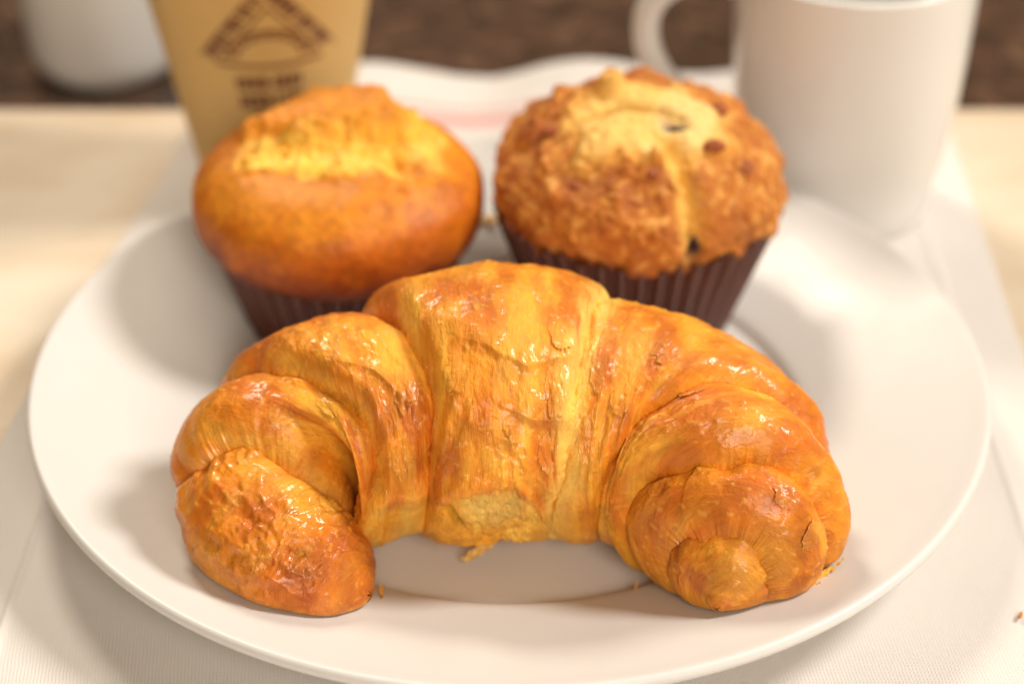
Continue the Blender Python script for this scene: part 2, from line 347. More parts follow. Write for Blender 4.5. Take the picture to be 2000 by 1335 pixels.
def make_layer(idx, lo, hi, liplo, liphi, dlo, dhi, exlo, exhi, offs, bulge, nw, nv=600, tip=0):
    """one turn of dough between the creases lo and hi; a lip rolls down at a free edge, the other edge runs on under its neighbour"""
    vd = np.linspace(-60, 300, nv, endpoint=False)[None, :]+0*np.zeros((nw, 1)); v = np.radians(vd)
    s = np.linspace(0, 1, nw)[:, None]
    cv, sv = np.cos(v), np.sin(v)
    A = lo(vd)+.09*noise(cv*3+idx, sv*3, 0*v); B = hi(vd)+.09*noise(cv*3+idx+5, sv*3, 0*v)
    jA = .06*noise(cv*12+idx, sv*12, 0*v)+.04*noise(cv*30+idx, sv*30, 0*v); jB = .06*noise(cv*13, sv*13+idx, 0*v)+.04*noise(cv*31+idx, sv*31, 0*v)
    a0 = A-exlo; b0 = B+exhi
    if liplo and liphi: g = s-.115*np.sin(2*np.pi*s)
    elif liplo: g = s**1.5
    elif liphi: g = 1-(1-s)**1.5
    else: g = s
    w = a0+(b0-a0)*g; wr0 = w
    if liplo: w = w+jA*np.exp(-(wr0-a0)/.13)
    if liphi: w = w-jB*np.exp(-(b0-wr0)/.13)
    f = np.clip((w-A)/(B-A), 0, 1); off = offs[0]*(1-f)+offs[1]*f+bulge*np.sin(np.pi*f)**.8
    low_ = sstep(172, 205, vd)*(idx in (3, 4, 5)); off = off*(1-.5*low_)
    off = off-1.1*np.maximum(A-w, 0)-1.1*np.maximum(w-B, 0)
    if liplo: x = np.clip((wr0-a0)/liplo, 0, 1); off = off-dlo*(1-.6*low_)*(1-np.sqrt(np.maximum(1-(1-x)**2.2, 0)))
    if liphi: x = np.clip((b0-wr0)/liphi, 0, 1); off = off-dhi*(1-.6*low_)*(1-np.sqrt(np.maximum(1-(1-x)**2.2, 0)))
    gd = .21*(1-.8*sstep(160, 205, vd)); gd = gd*(.75+.5*noise(cv*2+idx, sv*2, 0*v+3))
    if exhi: off = off-gd*np.exp(-np.maximum(B-w, 0)/.30)
    if exlo: off = off-gd*np.exp(-np.maximum(w-A, 0)/.30)
    cap = 1.
    if tip < 0: x = np.clip(w/.65, 0, 1); cap = np.sqrt(np.maximum(1-(1-x)**2.3, 0)); off = off*np.clip(w/.8, 0, 1)
    if tip > 0: x = np.clip((WEND-w)/.7, 0, 1); cap = np.sqrt(np.maximum(1-(1-x)**2, 0)); off = off*np.clip((WEND-w)/.8, 0, 1)
    # shaping noise, sampled in space so that it does not pinch
    Pb, R = roll_surface(w, v, off, cap); px, py, pz = Pb[..., 0], Pb[..., 1], Pb[..., 2]
    q = v*R                                            # way round the roll in cm
    top = sstep(-.35, .25, sv)
    n_lo = fbm(px*.55+idx*3, py*.55, pz*.55, 2)
    bl = fbm(w*1.1+idx*7, q*.55, 0*w+idx, 3)            # soft swellings
    st = noise(w*3.4+.5*noise(w*1.5, q*1.2, 0*w), q*.55+idx*3, 0*w+1.5)      # pulled strands round the roll
    st2 = noise(w*8.5+.6*noise(w*2, q*2, 0*w), q*1.3, 0*w+idx)
    wr = 1-np.abs(noise(w*2.6+.7*bl, q*1.7+.6*n_lo, 0*w+idx*2.2))*2.2; wr = np.maximum(wr, -.2)   # fine wrinkles
    wr2 = 1-np.abs(noise(w*5.5+.8*st, q*3.2, 0*w+idx+4))*2.2; wr2 = np.maximum(wr2, -.3)
    fz = fbm(px*7, py*7, pz*7, 3)
    pim = np.maximum(noise(px*5.5+9, py*5.5, pz*7.5)-.38, 0)*(noise(px*.9, py*.9, pz*.9+7) > -.1)
    wrinkly = {1: 1.7, 2: .6, 3: .65, 4: .6, 5: .45, 6: .55, 7: .55, 8: .9}[idx]*sstep(-.25, .35, noise(px*.6, py*.6+idx, pz*.6)+.25)
    dim = noise(px*2.6+idx, py*2.6, pz*2.6+4)+.5*noise(px*5.2, py*5.2+idx, pz*5.2)
    d = .022*dim*(.5+wrinkly)*top+.075*n_lo+.055*bl+top*(.018*st+.005*st2)+wrinkly*(.034*wr+.018*wr2)*top+.006*fz+.07*pim
    e = np.minimum(w-A if liplo else 9, B-w if liphi else 9)
    d = d*np.clip(.35+.65*sstep(0, .5, e), 0, 1)
    tm = np.zeros(w.shape)
    if idx in (2, 3, 4, 5):                             # the outer sheet ends above the plate, softer dough shows below
        tv = TAIL(w+.15*noise(w*2, 0*w, 0*w+5))+3.*noise(w*1.6, 0*w, 0*w+1)+1.8*noise(w*4, 0*w, 0*w+3)+1.*noise(w*11, 0*w, 0*w+3)
        tm = sstep(0, 5. if idx == 4 else 10., vd-tv)*(1-sstep(10.8, 12.2, w))*(sstep(3.5, 5.0, w) if idx == 2 else 1)
        lip = np.exp(-((vd-tv+2.5)/3.)**2)*(1-sstep(10.6, 12., w))
        hb = np.exp(-((w-9.9+.3*noise(w*1.5, q*1.5, 0*w))/.95)**4); wb = np.abs(fbm(w*2.3, q*2.6, 0*w+6, 3))
        d = d-tm*(.11+.08*noise(w*1.3, q*.8, 0*w+8)+.03*st+hb*(.10-.16*wb+.05*noise(w*5, q*5, 0*w)))+.06*lip
    fold = np.zeros(w.shape)
    def shelf(knots, h, up, dn, w0, w1, sm=.6):
        wk, vk = zip(*knots); vf = np.interp(w, wk, vk)+.8*noise(w*2.2, 0*w, 0*w+len(wk)); t = vd-vf; m = sstep(w0-sm, w0+sm, w)*(1-sstep(w1-sm, w1+sm, w))
        return m*h*np.where(t < 0, np.exp(t/up), 2*np.exp(-np.maximum(t, 0)/2.0)-1*np.exp(-np.maximum(t, 0)/dn)), m*np.exp(-((t-1.5)/3.)**2)
    if idx == 4:
        for kn, h, up, dn, w0, w1 in (([(8.7, 113), (9.6, 119), (10.0, 124), (10.7, 127), (11.15, 125), (11.9, 119)], .085, 18, 16, 9.2, 11.7),
                                      ([(9.7, 138), (10.1, 143), (10.9, 147), (11.9, 146)], .08, 12, 16, 10.1, 11.9),
                                      ):
            a, b = shelf(kn, h, up, dn, w0, w1); d = d+a; fold = np.maximum(fold, b)
    if idx == 3:
        r2 = ((w-6.35)/.34)**2+((vd-107)/6.5)**2; d = d-.16*np.exp(-r2); fold = np.maximum(fold, .6*np.exp(-r2))
        a, b = shelf([(5.6, 104), (6.6, 118), (7.6, 140)], .06, 9, 12, 5.8, 7.5); d = d+a; fold = np.maximum(fold, b*.6)
    if idx == 2:
        a, b = shelf([(3.2, 84), (4.2, 90), (5.2, 104)], .05, 10, 12, 3.4, 5.2); d = d+a
    if idx == 1:
        for (wc, vc, sw, sv_, h) in ((2.3, 52, .35, 9, .14), (1.7, 30, .3, 10, .12), (2.0, 70, .22, 8, .10), (1.4, 50, .22, 10, .11), (2.7, 66, .2, 9, .10), (1.1, 35, .2, 9, .08)):
            d = d-h*np.exp(-((w-wc+.012*(vd-vc))/sw)**2-((vd-vc)/sv_)**2)
    if idx in (5, 6):
        d = d+.05*noise(w*2.4+vd*.02, q*.35, 0*w+idx)*top
    if idx == 7:
        a, b = shelf([(17.4, 112), (18.2, 120), (19, 132)], .05, 12, 14, 17.6, 19.0); d = d+a
    P, R = roll_surface(w, v, off+d*np.where(np.ndim(cap) == 0, 1., np.clip(cap*1.2, 0, 1)), cap)
    # ---- bake colour of the dough, with shade painted into the folds
    C = np.zeros(P.shape)+np.array([.73, .285, .032])
    m1 = fbm(w*.9+idx, q*.45, 0*w+2, 3)
    C = mix3(C, (.82, .42, .075), sstep(.0, .55, m1))
    C = mix3(C, (.56, .15, .014), sstep(.0, .5, -m1)*.8)
    C = mix3(C, (.86, .50, .14), sstep(.15, .7, st+.5*st2)*.32)
    C = mix3(C, (.54, .15, .018), sstep(.2, .7, -st-.4*st2)*.28)
    tipd = np.minimum(w, WEND-w)
    C = mix3(C, (.50, .135, .016), (1-sstep(.6, 3.4, tipd+.8*m1))*np.where(w > 10, .22, .5))
    C = mix3(C, (.34, .08, .012), (1-sstep(.1, 1.5, tipd+1.1*n_lo))*np.where(w > 10, .28, .5))
    C = mix3(C, (.32, .07, .012), sstep(.35, .75, fbm(px*.8+3, py*.8, pz*.8, 3))*sstep(4, 1.5, tipd)*.6)
    mid = np.exp(-((w-11.6)/2.0)**2); C = mix3(C, (.84, .50, .13), mid*sstep(-.4, .5, m1+.5*st)*.55*sstep(70, 120, vd))
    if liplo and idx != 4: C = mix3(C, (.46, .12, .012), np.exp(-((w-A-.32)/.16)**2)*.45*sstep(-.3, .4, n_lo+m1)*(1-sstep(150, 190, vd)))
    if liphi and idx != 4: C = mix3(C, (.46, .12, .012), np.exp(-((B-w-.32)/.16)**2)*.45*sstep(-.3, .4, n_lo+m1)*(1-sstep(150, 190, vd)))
    if liplo: C = mix3(C, (.87, .58, .22), np.exp(-((w-A-.10)/.12)**2)*(.30 if idx < 4 else .5)*sstep(-.5, .3, st2+m1))
    if idx == 4 or idx == 5:
        e2 = np.abs(w-S45(vd)); C = mix3(C, (.90, .66, .32), np.exp(-(e2/(.38+.15*bl))**2)*sstep(-.5, .3, st2+m1+.4)*.85)
    C = mix3(C, (.45, .12, .016), fold*.30)  # shade under the shelves, put into the crust colour
    C = mix3(C, (.88, .55, .20), np.clip(pim*2.0, 0, .28))
    low = sstep(172, 215, vd)+sstep(10, -30, vd); low = np.clip(low, 0, 1)
    C = mix3(C, (.66, .36, .07), low*.6*(1-tm))
    web = 1-np.abs(fbm(w*1.7, q*1.9, 0*w+6, 3))*1.8
    pale = mix3(np.zeros(P.shape)+np.array([.74, .38, .07]), (.80, .52, .18), sstep(-.2, .6, m1+.4*st))
    hole = np.exp(-((w-9.9+.3*noise(w*1.5, q*1.5, 0*w))/.85)**4)*sstep(170, 182, vd)*(1-sstep(190, 206, vd+6*m1))*.8
    pale = mix3(pale, (.78, .62, .36), hole*.9); pale = mix3(pale, (.55, .40, .17), hole*sstep(.35, -.1, web)*.7)
    C = mix3(C, (.9, .9, .9), 0*tm); C = C+(pale-C)*(tm*.95)[..., None]
    slit = np.exp(-((w-8.75-.02*(vd-190))/.10)**2)*sstep(181, 186, vd)*(1-sstep(198, 204, vd))
    if idx == 4: P = P+(np.array([0, 1, 0])*.22*slit[..., None]); C = mix3(C, (.42, .30, .05), slit*.8)
    C = C*np.array([1.10, .94, .40])
    gp = .35+.65*sstep(-.25, .30, fbm(px*.75+2, py*.75, pz*.75, 3)); C = C*(.86+.20*sstep(-.4, .5, fbm(px*1.3, py*1.3+6, pz*1.3, 3)))[..., None]
    gloss = gp*np.clip(1.05-.7*tm-.5*low+.25*m1, .05, 1)*({1: 1., 2: .85, 3: .85, 4: .8, 5: .55, 6: .65, 7: .7, 8: .6}[idx])
    uvw = np.stack([w+idx*3.7, q, 0*w], -1)
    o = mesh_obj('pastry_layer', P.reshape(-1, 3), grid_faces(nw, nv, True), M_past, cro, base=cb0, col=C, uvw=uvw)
    GR[idx] = (w, vd, P, C, uvw, gloss)
    at = o.data.attributes.new('gloss', 'FLOAT', 'POINT'); at.data.foreach_set('value', gloss.astype(np.float32).ravel())
    return o
GR = {}
zero = lambda vd: 0*vd; wend = lambda vd: 0*vd+WEND
#          idx  lo   hi   lip   lip  drop drop ext ext   offsets      bulge
make_layer(4, S34, S45, .60, .35, 1.0, .45, 0, 0, (.34, .16), .08, 200, 720)
make_layer(3, S23, S34, .55, 0, .9, 0, 0, .55, (.26, -.12), .10, 130)
make_layer(2, S12, S23, .65, 0, 1.0, 0, 0, .60, (.34, -.10), .10, 130)
make_layer(1, zero, S12, 0, 0, 0, 0, 0, .60, (.05, -.16), .16, 150, 520, tip=-1)
make_layer(5, S45, S56, 0, .70, 0, .70, .35, 0, (-.06, .12), .06, 160)
make_layer(6, S56, S67, 0, .60, 0, 1.0, .60, 0, (-.02, .30), .10, 150)
make_layer(7, S67, S78, 0, .35, 0, .50, .55, 0, (-.10, .16), .12, 120)
make_layer(8, S78, wend, 0, 0, 0, 0, .45, 0, (-.10, .0), .04, 60, 400, tip=1)

# papery flakes lifting off the crust: thin ragged sheets that follow the layer below
def peel(idx, w0, v0, dw, dv, lift, ang=0., seed=0):
    w, vd, P, C, uvw, gl = GR[idx]; a = (w-w0)/dw; b = (vd-v0)/dv; a, b = a*math.cos(ang)+b*math.sin(ang), -a*math.sin(ang)+b*math.cos(ang)
    rr = a*a+b*b+.45*noise(a*1.6+seed, b*1.6, 0*a+seed)+.25*noise(a*4.5, b*4.5+seed, 0*a)
    ii, jj = np.where(rr < 1)
    if len(ii) < 20: return
    i0, i1, j0, j1 = ii.min(), ii.max()+1, jj.min(), jj.max()+1; sl = (slice(i0, i1), slice(j0, j1))
    p = P[sl]; n = np.cross(np.gradient(p, axis=1), np.gradient(p, axis=0)); n /= np.linalg.norm(n, axis=-1, keepdims=True)+1e-9
    if (n[..., 2].mean() < 0 and v0 < 170): n = -n
    h = .012+lift*np.clip((b[sl]+.4)/1.4, 0, 1)**2+.012*noise(a[sl]*3+seed, b[sl]*3, 0*a[sl])
    top = p+n*h[..., None]; bot = p+n*(h-.018)[..., None]; N_, M_ = p.shape[:2]; ok = rr[sl] < 1
    f = grid_faces(N_, M_); keep = ok.ravel()[f].all(1); f = f[keep]
    col = np.clip(mix3(C[sl], (.80, .44, .10), .05+.30*sstep(.6, 1, rr[sl]))*1.0, 0, 1)
    V = np.concatenate([top.reshape(-1, 3), bot.reshape(-1, 3)]); F = np.concatenate([f, f[:, ::-1]+N_*M_])
    used = np.unique(F); mp = np.full(len(V), -1); mp[used] = np.arange(len(used))
    cc_ = np.concatenate([col.reshape(-1, 3)]*2)[used]; uu = np.concatenate([uvw[sl].reshape(-1, 3)]*2)[used]
    o = mesh_obj('pastry_flake', V[used], mp[F], M_past, cro, base=cb0, col=cc_, uvw=uu)
    at = o.data.attributes.new('gloss', 'FLOAT', 'POINT'); at.data.foreach_set('value', np.full(len(used), .5, np.float32))
for k_, a_ in enumerate(((4, 11.55, 110, .35, 9, .06), (4, 11.5, 135, .30, 12, .05), (4, 11.35, 160, .30, 9, .05), (5, 12.6, 120, .25, 14, .05, .2), (5, 12.3, 150, .25, 10, .05), (4, 9.7, 160, .25, 5, .03),
        (4, 8.9, 130, .3, 8, .04), (4, 10.4, 150, .35, 6, .05, .4), (3, 7.3, 130, .3, 10, .06), (3, 6.9, 160, .3, 8, .06), (2, 4.8, 120, .3, 9, .07, .5), (2, 4.9, 150, .4, 8, .06), (2, 3.6, 100, .35, 7, .04),
        (1, 1.9, 35, .22, 12, .07, .3), (1, 1.2, 48, .2, 12, .07, .5), (1, 1.5, 110, .25, 9, .05), (6, 15.6, 105, .4, 7, .04), (6, 15.2, 140, .35, 9, .05, .6), (7, 18.2, 60, .25, 9, .05), (7, 18.4, 30, .25, 8, .05),
        (7, 18.0, 140, .22, 8, .04), (5, 14.3, 100, .35, 8, .03), (5, 13.6, 132, .35, 8, .04, .4))): peel(*a_, **({'seed': k_*2.3} if len(a_) < 8 else {}))
# loose flakes still hanging on the crust
M_flake = M_crumb
def flake(pts, wid, col, seed=0, th=.03):
    """a thin curled shard along a 3-D path"""
    p = np.array(pts, float); n = 26; t = np.linspace(0, len(p)-1, n); P = np.stack([np.interp(t, range(len(p)), p[:, k]) for k in range(3)], -1)
    wv = np.interp(t, range(len(p)), wid); m = 9; V = []
    for side in (1, -1):
        for i in range(n):
            for j in range(m):
                u = (j/(m-1)-.5)*wv[i]*(1+.10*math.sin(i*.9+seed)); V.append((P[i, 0]+.12*u, P[i, 1]+.75*u+.03*math.sin(i*1.3+seed), P[i, 2]+.5*u+side*th/2+.10*abs(u)+.02*math.sin(i*.9+j+seed)))
    f = np.concatenate([grid_faces(n, m), grid_faces(n, m, off=n*m)[:, ::-1]])
    V = np.array(V); C = np.zeros(V.shape)+np.array(col)
    return mesh_obj('pastry_flake', V, f, M_flake, cro, base=cb0, col=C)
flake([(-1.2, -6.55, .80), (-.9, -6.45, .90), (-.5, -6.3, 1.10), (-.1, -6.15, 1.32)], [.10, .30, .34, .12], (.80, .50, .16), 1)
flake([(7.15, -8.64, 1.85), (7.51, -8.46, 1.95), (7.77, -8.28, 2.02), (8.03, -8.06, 2.12)], [.34, .24, .09, .04], (.80, .42, .07), 2)
flake([(6.94, -8.86, 1.85), (7.18, -8.85, 1.90), (7.39, -8.79, 1.95)], [.25, .2, .05], (.80, .42, .08), 3)
flake([(3.15, -7.6, .85), (3.05, -7.75, .8), (3.1, -7.95, .78)], [.2, .35, .1], (.70, .33, .06), 4)
flake([(-3.15, -8.0, 1.15), (-3.05, -8.15, 1.05), (-3.12, -8.35, 1.0)], [.2, .3, .08], (.72, .34, .06), 5)
#CRO_END

# ------------------------------------------------------------------ muffins
def wrapper(name, c, r0, z0, r1, z1, parent, base, pleats=44, seed=1):
    n = pleats*10; a = np.linspace(0, 2*np.pi, n, endpoint=False)[None]; t = np.linspace(0, 1, 26)[:, None]
    ph = pleats*a+.9*noise(np.cos(a)*2.5+seed, np.sin(a)*2.5, t*.8); saw = np.sin(ph)
    saw = np.sign(saw)*np.abs(saw)**.6
    R = r0+(r1-r0)*t; R = R*(1+.018*noise(np.cos(a)*1.5, np.sin(a)*1.5+seed, t*1.2))
    edge = .10*noise(np.cos(a)*6, np.sin(a)*6, 0*a+seed)+.06*np.sin(ph*.5)
    A = (.06+.12*t)
    r = R+A*saw; z = z0+(z1-z0)*t+edge*t**3
    V = np.stack([c[0]+r*np.cos(a), c[1]+r*np.sin(a), z], -1)
    r2 = r-.03; V2 = np.stack([c[0]+r2*np.cos(a), c[1]+r2*np.sin(a), z], -1)
    V = np.concatenate([V, V2[::-1]]); f = grid_faces(V.shape[0], n, True)
    V = V.reshape(-1, 3); k = len(V); V = np.vstack([V, [[c[0], c[1], z0+.002], [c[0], c[1], z0+.03]]])
    f = list(map(list, f)); f += [[k, (j+1) % n, j] for j in range(n)]
    return mesh_obj(name, V, f, M_wrap, parent, base=base)

def dome(name, c, prof, mat, parent, base, disp, color, n=620, m=420):
    pr = smooth_prof(prof, 40); L = np.concatenate([[0], np.cumsum(np.hypot(*np.diff(pr, axis=0).T))])
    s = np.linspace(0, L[-1], m); r = np.interp(s, L, pr[:, 0])[:, None]; z = np.interp(s, L, pr[:, 1])[:, None]
    a = np.linspace(0, 2*np.pi, n, endpoint=False)[None]
    tr = np.gradient(r[:, 0])[:, None]; tz = np.gradient(z[:, 0])[:, None]; q = np.hypot(tr, tz)
    nr = tz/q; nz = -tr/q
    if nr[m//3, 0] < 0: nr, nz = -nr, -nz
    x = r*np.cos(a); y = r*np.sin(a); z = z+0*a
    fade = np.clip(r/.8, 0, 1)
    P = np.stack([x, y, z], -1); N = np.stack([nr*np.cos(a), nr*np.sin(a), nz+0*a], -1)
    D, dz, aux = disp(P); P = P+N*D[..., None]; P[..., 2] += dz
    C = color(P, aux)
    P = P+np.array([c[0], c[1], 0])
    V = P.reshape(-1, 3); f = grid_faces(m, n, True)[:, ::-1]
    return mesh_obj(name, V, f, mat, parent, base=base, col=C)

# left muffin: smooth golden dome, torn yellow crown
c1 = (-4.90, 4.95); b1 = (c1[0], c1[1], .56)
mu1 = empty('muffin', b1, 'plain golden muffin with smooth dome and torn yellow crown in a brown paper case', 'muffin', None)
wrapper('paper_wrapper', c1, 2.75, .57, 3.72, 4.1, mu1, b1, 40, 3)
def d1(P):
    x, y, z = P[..., 0], P[..., 1], P[..., 2]
    wob = .5*noise(x*.9, y*.9, 0*x+3)+.30*noise(x*2.1+4, y*2.1, 0*x)+.10*noise(x*5, y*5, 0*x)
    D = .07*fbm(x*.5, y*.5, z*.5, 2)+.012*fbm(x*3, y*3, z*3, 3)
    up = sstep(5.2, 6.0, z)
    # raised slab of crust at the back, and the torn hollow before it
    blk = sstep(-.15, .55, 1-(((x+.30)/2.55)**2+((y-1.15)/1.5)**2)+.55*wob)*up
    tear = sstep(-.15, .55, 1-(((x-.05)/2.95)**2+((y+.65)/1.45)**2)+.75*wob)*up*(1-.75*blk)
    side = sstep(1.0, 1.9, x+wob*.9)*sstep(3.3, 2.6, x+wob*.6)*sstep(-1.9, -.9, y+wob*1.4)*sstep(2.2, 1.2, y)*up*.8
    lump = fbm(x*1.3, y*1.3, z*1.3+8, 4)
    lipl = np.exp(-((y+1.75+wob*.8+.12*x)/.28)**2)*sstep(-2.9, -2.2, x)*sstep(2.8, 2.2, x)*up
    dz = blk*(.52+.42*sstep(-2.2, 1.6, x)+.10*lump)-tear*(.06-.20*np.maximum(lump, -.35))-side*(.05-.25*lump)+.13*lipl
    zz = z+dz; D = D+(tear*.7+blk*.15+side)*.14*fbm(x*1.1+3, y*1.7, zz*1.7, 3)*np.array(1.); lump = fbm(x*.9, y*1.4, zz*1.6, 3)
    return D, dz, (blk, tear, side, lump, wob, z.copy())
def k1(P, aux):
    x, y, z = P[..., 0], P[..., 1], P[..., 2]; blk, tear, side, lump, wob, z0 = aux
    n = fbm(x*1.1, y*1.1, z*1.1, 4)
    C = np.zeros(P.shape)+np.array([.66, .245, .028])
    C = mix3(C, (.40, .105, .012), sstep(5.4, 3.7, z0+.5*n))  # lower third darkened in two steps: shade under the bulge painted in
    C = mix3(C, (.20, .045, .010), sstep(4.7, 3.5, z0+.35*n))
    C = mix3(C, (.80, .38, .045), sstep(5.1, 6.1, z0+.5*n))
    C = mix3(C, (.42, .11, .02), .45*sstep(.0, .7, fbm(x*.6+4, y*.6, z*.6, 3)))
    C = C*np.array([.90, .68, .32])
    yel = np.clip(tear+side*.9, 0, 1)
    yel = np.clip(yel*(.75+.5*sstep(-.5, .3, lump)), 0, 1); C = mix3(C, (.80, .36, .03), sstep(.05, .5, yel)*.8); C = mix3(C, (.88, .52, .06), sstep(.1, 1., yel)*.9)
    C = mix3(C, (.91, .62, .12), yel*sstep(.0, .6, lump)*.8)
    C = mix3(C, (.84, .42, .03), yel*sstep(-.05, -.5, lump)*.6)
    C = mix3(C, (.74, .27, .02), blk*sstep(.1, .7, y+wob*.4)*.85)
    C = C*(1+.16*fbm(x*4, y*4, z*4, 3))[..., None]*(1-.25*np.maximum(noise(x*2.2, y*2.2, z*2.2+9)-.1, 0))[..., None]
    spot = np.exp(-(((x-2.35)/.45)**2+((y+1.25)/.55)**2)); C = mix3(C, (.55, .15, .03), spot*.85)
    return C
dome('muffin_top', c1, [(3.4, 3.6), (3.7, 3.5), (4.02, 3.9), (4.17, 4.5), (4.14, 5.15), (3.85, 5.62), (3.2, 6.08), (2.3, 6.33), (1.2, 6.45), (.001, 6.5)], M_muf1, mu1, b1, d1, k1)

# right muffin: craggy streusel, split pale top, berries
c2 = (3.68, 5.2); b2 = (c2[0], c2[1], .56)
mu2 = empty('muffin', b2, 'blueberry muffin with craggy streusel crust and split pale top in a brown paper case', 'muffin', None)
wrapper('paper_wrapper', c2, 2.80, .57, 4.05, 4.6, mu2, b2, 46, 8)
def seg_d(x, y, pts):
    d = np.full(x.shape, 9.)
    for (a, b), (e, f) in zip(pts, pts[1:]):
        t = np.clip(((x-a)*(e-a)+(y-b)*(f-b))/((e-a)**2+(f-b)**2), 0, 1); d = np.minimum(d, np.hypot(x-a-t*(e-a), y-b-t*(f-b)))
    return d
def cells(x, y, z, sc, seed=0):
    """nearest-lump distance, for crumb clusters"""
    x, y, z = x*sc, y*sc, z*sc; xi, yi, zi = np.floor(x).astype(int), np.floor(y).astype(int), np.floor(z).astype(int); best = np.full(x.shape, 9.)
    for i in (-1, 0, 1):
        for j in (-1, 0, 1):
            for k in (-1, 0, 1):
                h = _perm[_perm[_perm[(xi+i) & 255]+((yi+j) & 255)]+((zi+k+seed) & 255)]; g = _g[h]*.45+.5
                best = np.minimum(best, (x-xi-i-g[..., 0])**2+(y-yi-j-g[..., 1])**2+(z-zi-k-g[..., 2])**2)
    return np.sqrt(best)
def d2(P):
    x, y, z = P[..., 0], P[..., 1], P[..., 2]
    wob = .4*noise(x*.8+5, y*.8, 0*x); up = sstep(5.4, 6.4, z)
    wp = wob+.35*fbm(x*1.8, y*1.8, z, 3); pale = sstep(-.35, .75, 1-(((x-.1+wp)/2.5)**2+((y+1.0+wp*.8)/1.7)**2))*up
    crack = np.exp(-(seg_d(x+wob*.3, y, [(.65, -2.0), (1.05, -3.0), (1.25, -3.7), (1.5, -4.4)])/.30)**2)*sstep(4.3, 5.0, z)
    cr2 = np.exp(-(seg_d(x, y+wob*.3, [(-1.9, -.75), (-.6, -.62), (.5, -.7), (1.0, -.9)])/.13)**2)*up
    g = 1-pale
    u1 = .35*fbm(x*1.6, y*1.6, z*1.6, 3); u2 = .35*fbm(x*1.6+9, y*1.6, z*1.6, 3)
    cl = np.maximum(0, .68-cells(x+u1, y+u2, z+u1, .9, 3)); cl2 = np.maximum(0, .62-cells(x+u2, y-u1, z+u2, 2.0, 11))
    D = .9*g*(.55*cl*sstep(-.5,.5,fbm(x*.9,y*.9,z*.9,2))+.14*cl+.035*cl2*sstep(-.3,.4,noise(x*1.1,y*1.1,z*1.1+6)))+.025*fbm(x*3, y*3, z*3, 3)+.09*fbm(x*.7, y*.7, z*.7+3, 3)-.1*g
    D = D-.42*crack
    dz = up*(.30*np.exp(-(((x-.2)/2.0)**2+((y-.4)/1.0)**2)))-cr2*.26+pale*(.10*fbm(x*1.4, y*1.4, z, 3)+.08)
    for (a, b, h, s) in ((.72, -1.20, -.30, .30), (1.05, -1.22, -.24, .26)):
        dz = dz+h*np.exp(-(((x-a)/s)**2+((y-b)/(s*.8))**2))*up
    bp = np.exp(-(((x-1.38)/.25)**2+((y+3.45)/.5)**2+((z-5.0)/.45)**2)); D = D-.32*bp
    for (a, b, h, s) in ((-.85, .35, .50, .42), (-3.2, -.35, .42, .42), (1.15, .5, .22, .35), (2.0, -1.9, .25, .3), (.35, -2.6, .30, .24), (2.9, -2.0, .2, .35)):
        dd = np.sqrt(((x-a)**2+(y-b)**2))/s; dz = dz+h*np.clip(1.25-dd**3, 0, 1)*sstep(4.8, 5.6, z)
    return D, dz, (pale, crack, cr2, cl, cl2, z.copy(), bp)
def k2(P, aux):
    x, y, z = P[..., 0], P[..., 1], P[..., 2]; pale, crack, cr2, cl, cl2, z0, bp = aux
    n = fbm(x*1.2+7, y*1.2, z*1.2, 4)
    C = np.zeros(P.shape)+np.array([.55, .20, .03])
    C = mix3(C, (.70, .34, .08), sstep(.15, .42, cl2+.25*n))
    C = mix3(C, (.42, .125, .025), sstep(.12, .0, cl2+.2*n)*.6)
    C = mix3(C, (.28, .075, .016), sstep(5.2, 4.0, z0+.4*n)*sstep(1.5, -1.5, x))  # painted shade low on the left, the side away from the key lamp
    C = mix3(C, (.34, .10, .03), .5*sstep(.1, .5, fbm(x*.9, y*.9+3, z, 3)))
    C = mix3(C, (.74, .36, .07), sstep(0, .25, pale)*.9); C = mix3(C, (.86, .56, .16), sstep(.2, 1., pale)*.95)
    C = mix3(C, (.86, .62, .24), sstep(.3, 1., pale)*sstep(-.2, .5, .5*n+.5*(x-.1)))
    C = mix3(C, (.55, .36, .07), cr2*.6*pale); C = mix3(C, (.78, .46, .10), np.clip(crack*1.3, 0, 1)*sstep(4.6, 5.6, z0))
    C = mix3(C, (.10, .03, .012), np.clip(crack*1.6, 0, 1)*sstep(5.2, 4.7, z0)*.7)
    st_ = np.exp(-(((x-.88)/.42)**2+((y+1.15)/.26)**2))*(z0 > 5)*(.6+.6*n); C = mix3(C, (.20, .07, .12), np.clip(st_, 0, 1)*.75); C = mix3(C, (.05, .014, .02), np.clip(bp*1.3, 0, 1)*.9)
    return C
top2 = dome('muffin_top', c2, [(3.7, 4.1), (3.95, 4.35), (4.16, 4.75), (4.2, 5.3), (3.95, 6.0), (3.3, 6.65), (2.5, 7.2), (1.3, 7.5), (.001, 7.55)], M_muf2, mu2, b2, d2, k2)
def blob(name, p, s, mat, parent, base, col=None, rot=0., seed=0, bumpy=.12):
    bm = bmesh.new(); bmesh.ops.create_icosphere(bm, subdivisions=4, radius=1)
    V = np.array([v.co[:] for v in bm.verts]); F = np.array([[v.index for v in f.verts] for f in bm.faces]); bm.free()
    V = V*(1+bumpy*fbm(V[:, 0]*1.5+seed, V[:, 1]*1.5, V[:, 2]*1.5, 3)[:, None]); V = V*np.array(s)
    cr, sr = math.cos(rot), math.sin(rot); V = np.stack([V[:, 0]*cr-V[:, 1]*sr, V[:, 0]*sr+V[:, 1]*cr, V[:, 2]], -1)
    cc = None if col is None else np.zeros(V.shape)+np.array(col)
    return mesh_obj(name, V+np.array(p), F, mat, parent, base=base, col=cc)
